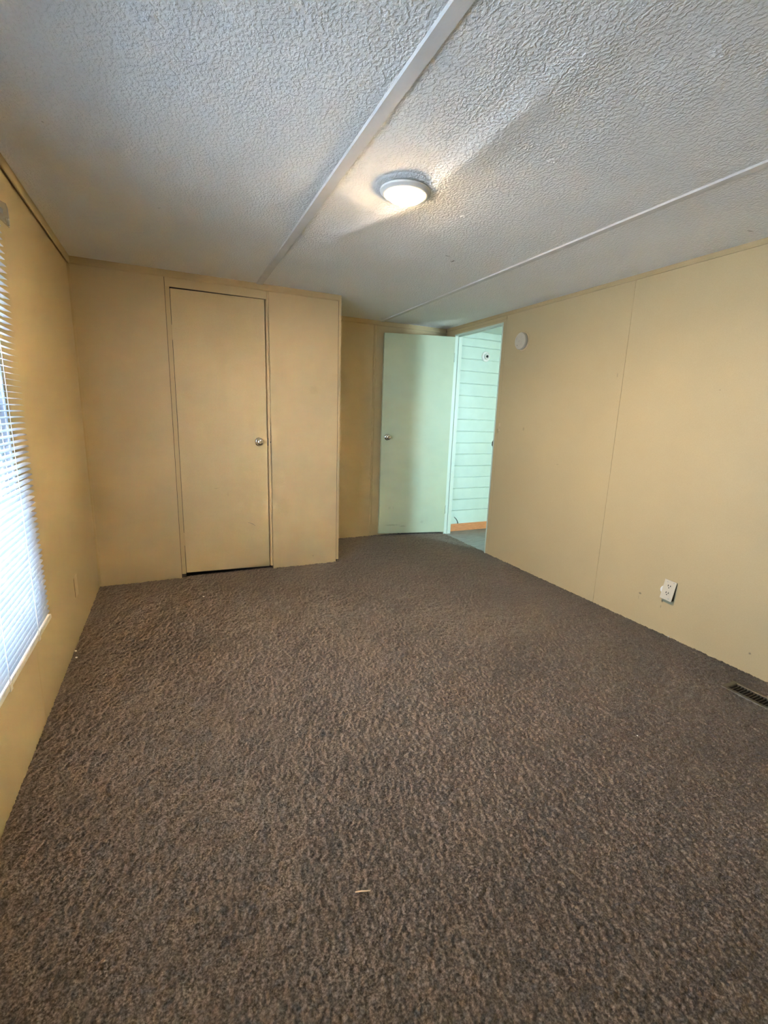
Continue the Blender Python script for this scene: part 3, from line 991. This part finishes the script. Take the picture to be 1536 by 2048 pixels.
def on_plate(s, t, out=0.0):
    """point on plate front: s 0..1 from left to right, t 0..1 from bottom to top"""
    a = Vector(cor[3]).lerp(Vector(cor[2]), s)
    b3 = Vector(cor[0]).lerp(Vector(cor[1]), s)
    n = (Vector(cor[2]) - Vector(cor[3])).cross(Vector(cor[0]) - Vector(cor[3])).normalized()
    if n.x > 0:
        n = -n
    return a.lerp(b3, t) + n * out


def slot(s, t, ws_, ht_, parent, name='slot', mat='black'):
    pts_ = [on_plate(s + dx, t + dt, 0.0022) for dx, dt in ((-ws_, -ht_), (ws_, -ht_), (ws_, ht_), (-ws_, ht_))]
    bm = bmesh.new()
    add_prism(bm, pts_, (0.003, 0, 0))
    return obj(name, bm, mat, parent)


for tz in (0.70, 0.34):
    face = obj('receptacle_face', bmf(add_prism, [on_plate(0.5 + 0.24 * math.cos(a), tz + 0.125 * math.sin(a), 0.0015)
                                                  for a in [k * math.pi / 10 for k in range(20)]], (0.003, 0, 0)), 'ivory_plastic', plate)
    slot(0.41, tz + 0.035, 0.030, 0.042, plate)
    slot(0.60, tz + 0.035, 0.030, 0.036, plate)
    slot(0.505, tz - 0.065, 0.038, 0.024, plate, 'ground_hole')
for s_, t_ in ((0.27, 0.90), (0.80, 0.935), (0.72, 0.10)):
    slot(s_, t_, 0.03, 0.018, plate, 'screw_head', 'grey_edge')
bm = bmesh.new()
i_ = 0.0015
front = [(c_[0] + 0.0045, c_[1] * 0.96, min(max(c_[2], 0.003), hgt - 0.003)) for c_ in cor]
fv = [bm.verts.new(c_) for c_ in front]
bv = [bm.verts.new((0.0, c_[1], c_[2])) for c_ in front]
bm.faces.new(fv)
bm.faces.new(bv[::-1])
for i in range(4):
    bm.faces.new((fv[i], bv[i], bv[(i + 1) % 4], fv[(i + 1) % 4]))
obj('gap_shade_wedge', bm, 'black', ot)  # black wedge filling the space behind the plate as its shadow
# chipped plaster at the outlet's left edge
bm = bmesh.new()
add_prism(bm, [(0, 0.0, 0.0), (0, 0.010, 0.010), (0, 0.012, 0.022), (0, 0.006, 0.036), (0, -0.002, 0.044), (0, -0.004, 0.010)], (-0.004, 0, 0))
tag(obj('plaster_chip', bm, 'plaster', None, (XR, 1.658, 0.250)), 'white chipped plaster at the left edge of the loose outlet', 'plaster chip')
bm = bmesh.new()
add_lathe(bm, [(0.0, 0.007), (0.004, 0.006), (0.006, 0.003), (0.006, 0.0)], (0, 0, 0), (-1, 0, 0), 10)
tag(obj('plaster_chip', bm, 'plaster', None, (XR, 1.659, 0.229), smooth=True), 'small white plaster crumb below the left corner of the loose outlet', 'plaster chip')

# painted outlet cover on the left wall, seen edge-on
lo_ = thing('outlet_cover', 'cream outlet cover on the left wall near the closet corner', 'outlet cover', (XL, 2.825, 0.222))
box('cover_plate', (0.0, -0.035, 0.0), (0.0035, 0.035, 0.115), 'cream_plastic', lo_, 0.001)
boxes('edge_shadow_strip', [((0.0, -0.0372, 0.004), (0.0012, -0.035, 0.108))], 'dark', lo_)  # dark strip standing in for the shadow along the plate edge
for tz in (0.028, 0.072):
    boxes('receptacle_face', [((0.0035, -0.012, tz), (0.0043, 0.012, tz + 0.022))], 'cream_plastic', lo_)

# ================================================================== FLOOR REGISTER
VX0, VX1, VY0, VY1 = 2.372, 2.490, 0.828, 1.136
vt = thing('floor_register', 'tan metal floor register with dark louvres in the carpet by the right wall', 'floor vent',
           ((VX0 + VX1) / 2, (VY0 + VY1) / 2, -0.022))
hx_, hy_ = (VX1 - VX0) / 2, (VY1 - VY0) / 2
bm = bmesh.new()
iw, ih = hx_ - 0.021, hy_ - 0.026
def ringpts(w_, l_, z_):
    return [(-w_, -l_, z_), (w_, -l_, z_), (w_, l_, z_), (-w_, l_, z_)]
R_ = [ringpts(hx_, hy_, 0.015), ringpts(hx_ - 0.004, hy_ - 0.004, 0.0235), ringpts(iw + 0.002, ih + 0.002, 0.0245), ringpts(iw, ih, 0.022), ringpts(iw, ih, -0.02)]
V_ = [[bm.verts.new(p) for p in rr_] for rr_ in R_]
for A, B in zip(V_, V_[1:]):
    for k in range(4):
        bm.faces.new((A[k], A[(k + 1) % 4], B[(k + 1) % 4], B[k]))
obj('frame', bm, 'vent_frame', vt)
sl = bmesh.new()
add_prism(sl, [(-iw, -0.0012, 0.0), (-iw, 0.0018, 0.0), (-iw, 0.0012, 0.012), (-iw, -0.0006, 0.012)], (2 * iw, 0, 0))
yv = -ih + 0.007
s1 = obj('louvre', sl, 'vent_slat', vt, (0, yv, 0.009))
while yv + 0.0137 < ih:
    yv += 0.0137
    o = s1.copy()
    C.objects.link(o)
    o.parent = vt
    o.location = (0, yv, 0.009)
boxes('duct', [((-iw - 0.004, -ih - 0.004, -0.06), (iw + 0.004, ih + 0.004, -0.056))], 'black', vt)
boxes('centre_bar', [((-0.0015, -ih, 0.006), (0.0015, ih, 0.010))], 'vent_slat', vt)

# ================================================================== LITTER ON THE CARPET
bm = bmesh.new()
a_, b_ = Vector((0.372, 0.902, 0.006)), Vector((0.411, 0.890, 0.0065))
mid = (a_ + b_) / 2
add_tube(bm, [a_ - mid, (a_ - mid) * 0.3 + Vector((0, 0.0006, 0.0004)), (b_ - mid) * 0.4, b_ - mid], [0.0016, 0.0019, 0.0017, 0.0015], 6)
tag(obj('wood_splinter', bm, 'splinter', None, mid), 'pale wood splinter lying on the carpet in the foreground', 'splinter')


def crumb(x, y, r, label, z=0.003):
    bm = bmesh.new()
    bmesh.ops.create_icosphere(bm, subdivisions=1, radius=r)
    for v in bm.verts:
        v.co *= random.uniform(0.6, 1.25)
        v.co.z *= 0.6
    tag(obj('lint_crumb', bm, 'crumb', None, (x, y, z)), label, 'crumb', 'pale crumbs on the carpet')


crumb(0.132, 3.137, 0.006, 'pale crumb on the carpet in front of the closet door')
crumb(-0.512, 2.601, 0.007, 'pale crumb at the foot of the left wall, nearer the closet', 0.006)
crumb(-0.500, 2.531, 0.006, 'pale crumb at the foot of the left wall, nearer the window')
crumb(2.628, 1.568, 0.006, 'pale crumb at the foot of the right wall below the loose outlet', 0.005)
crumb(1.649, 1.037, 0.004, 'pale crumb on the open carpet left of the floor register')
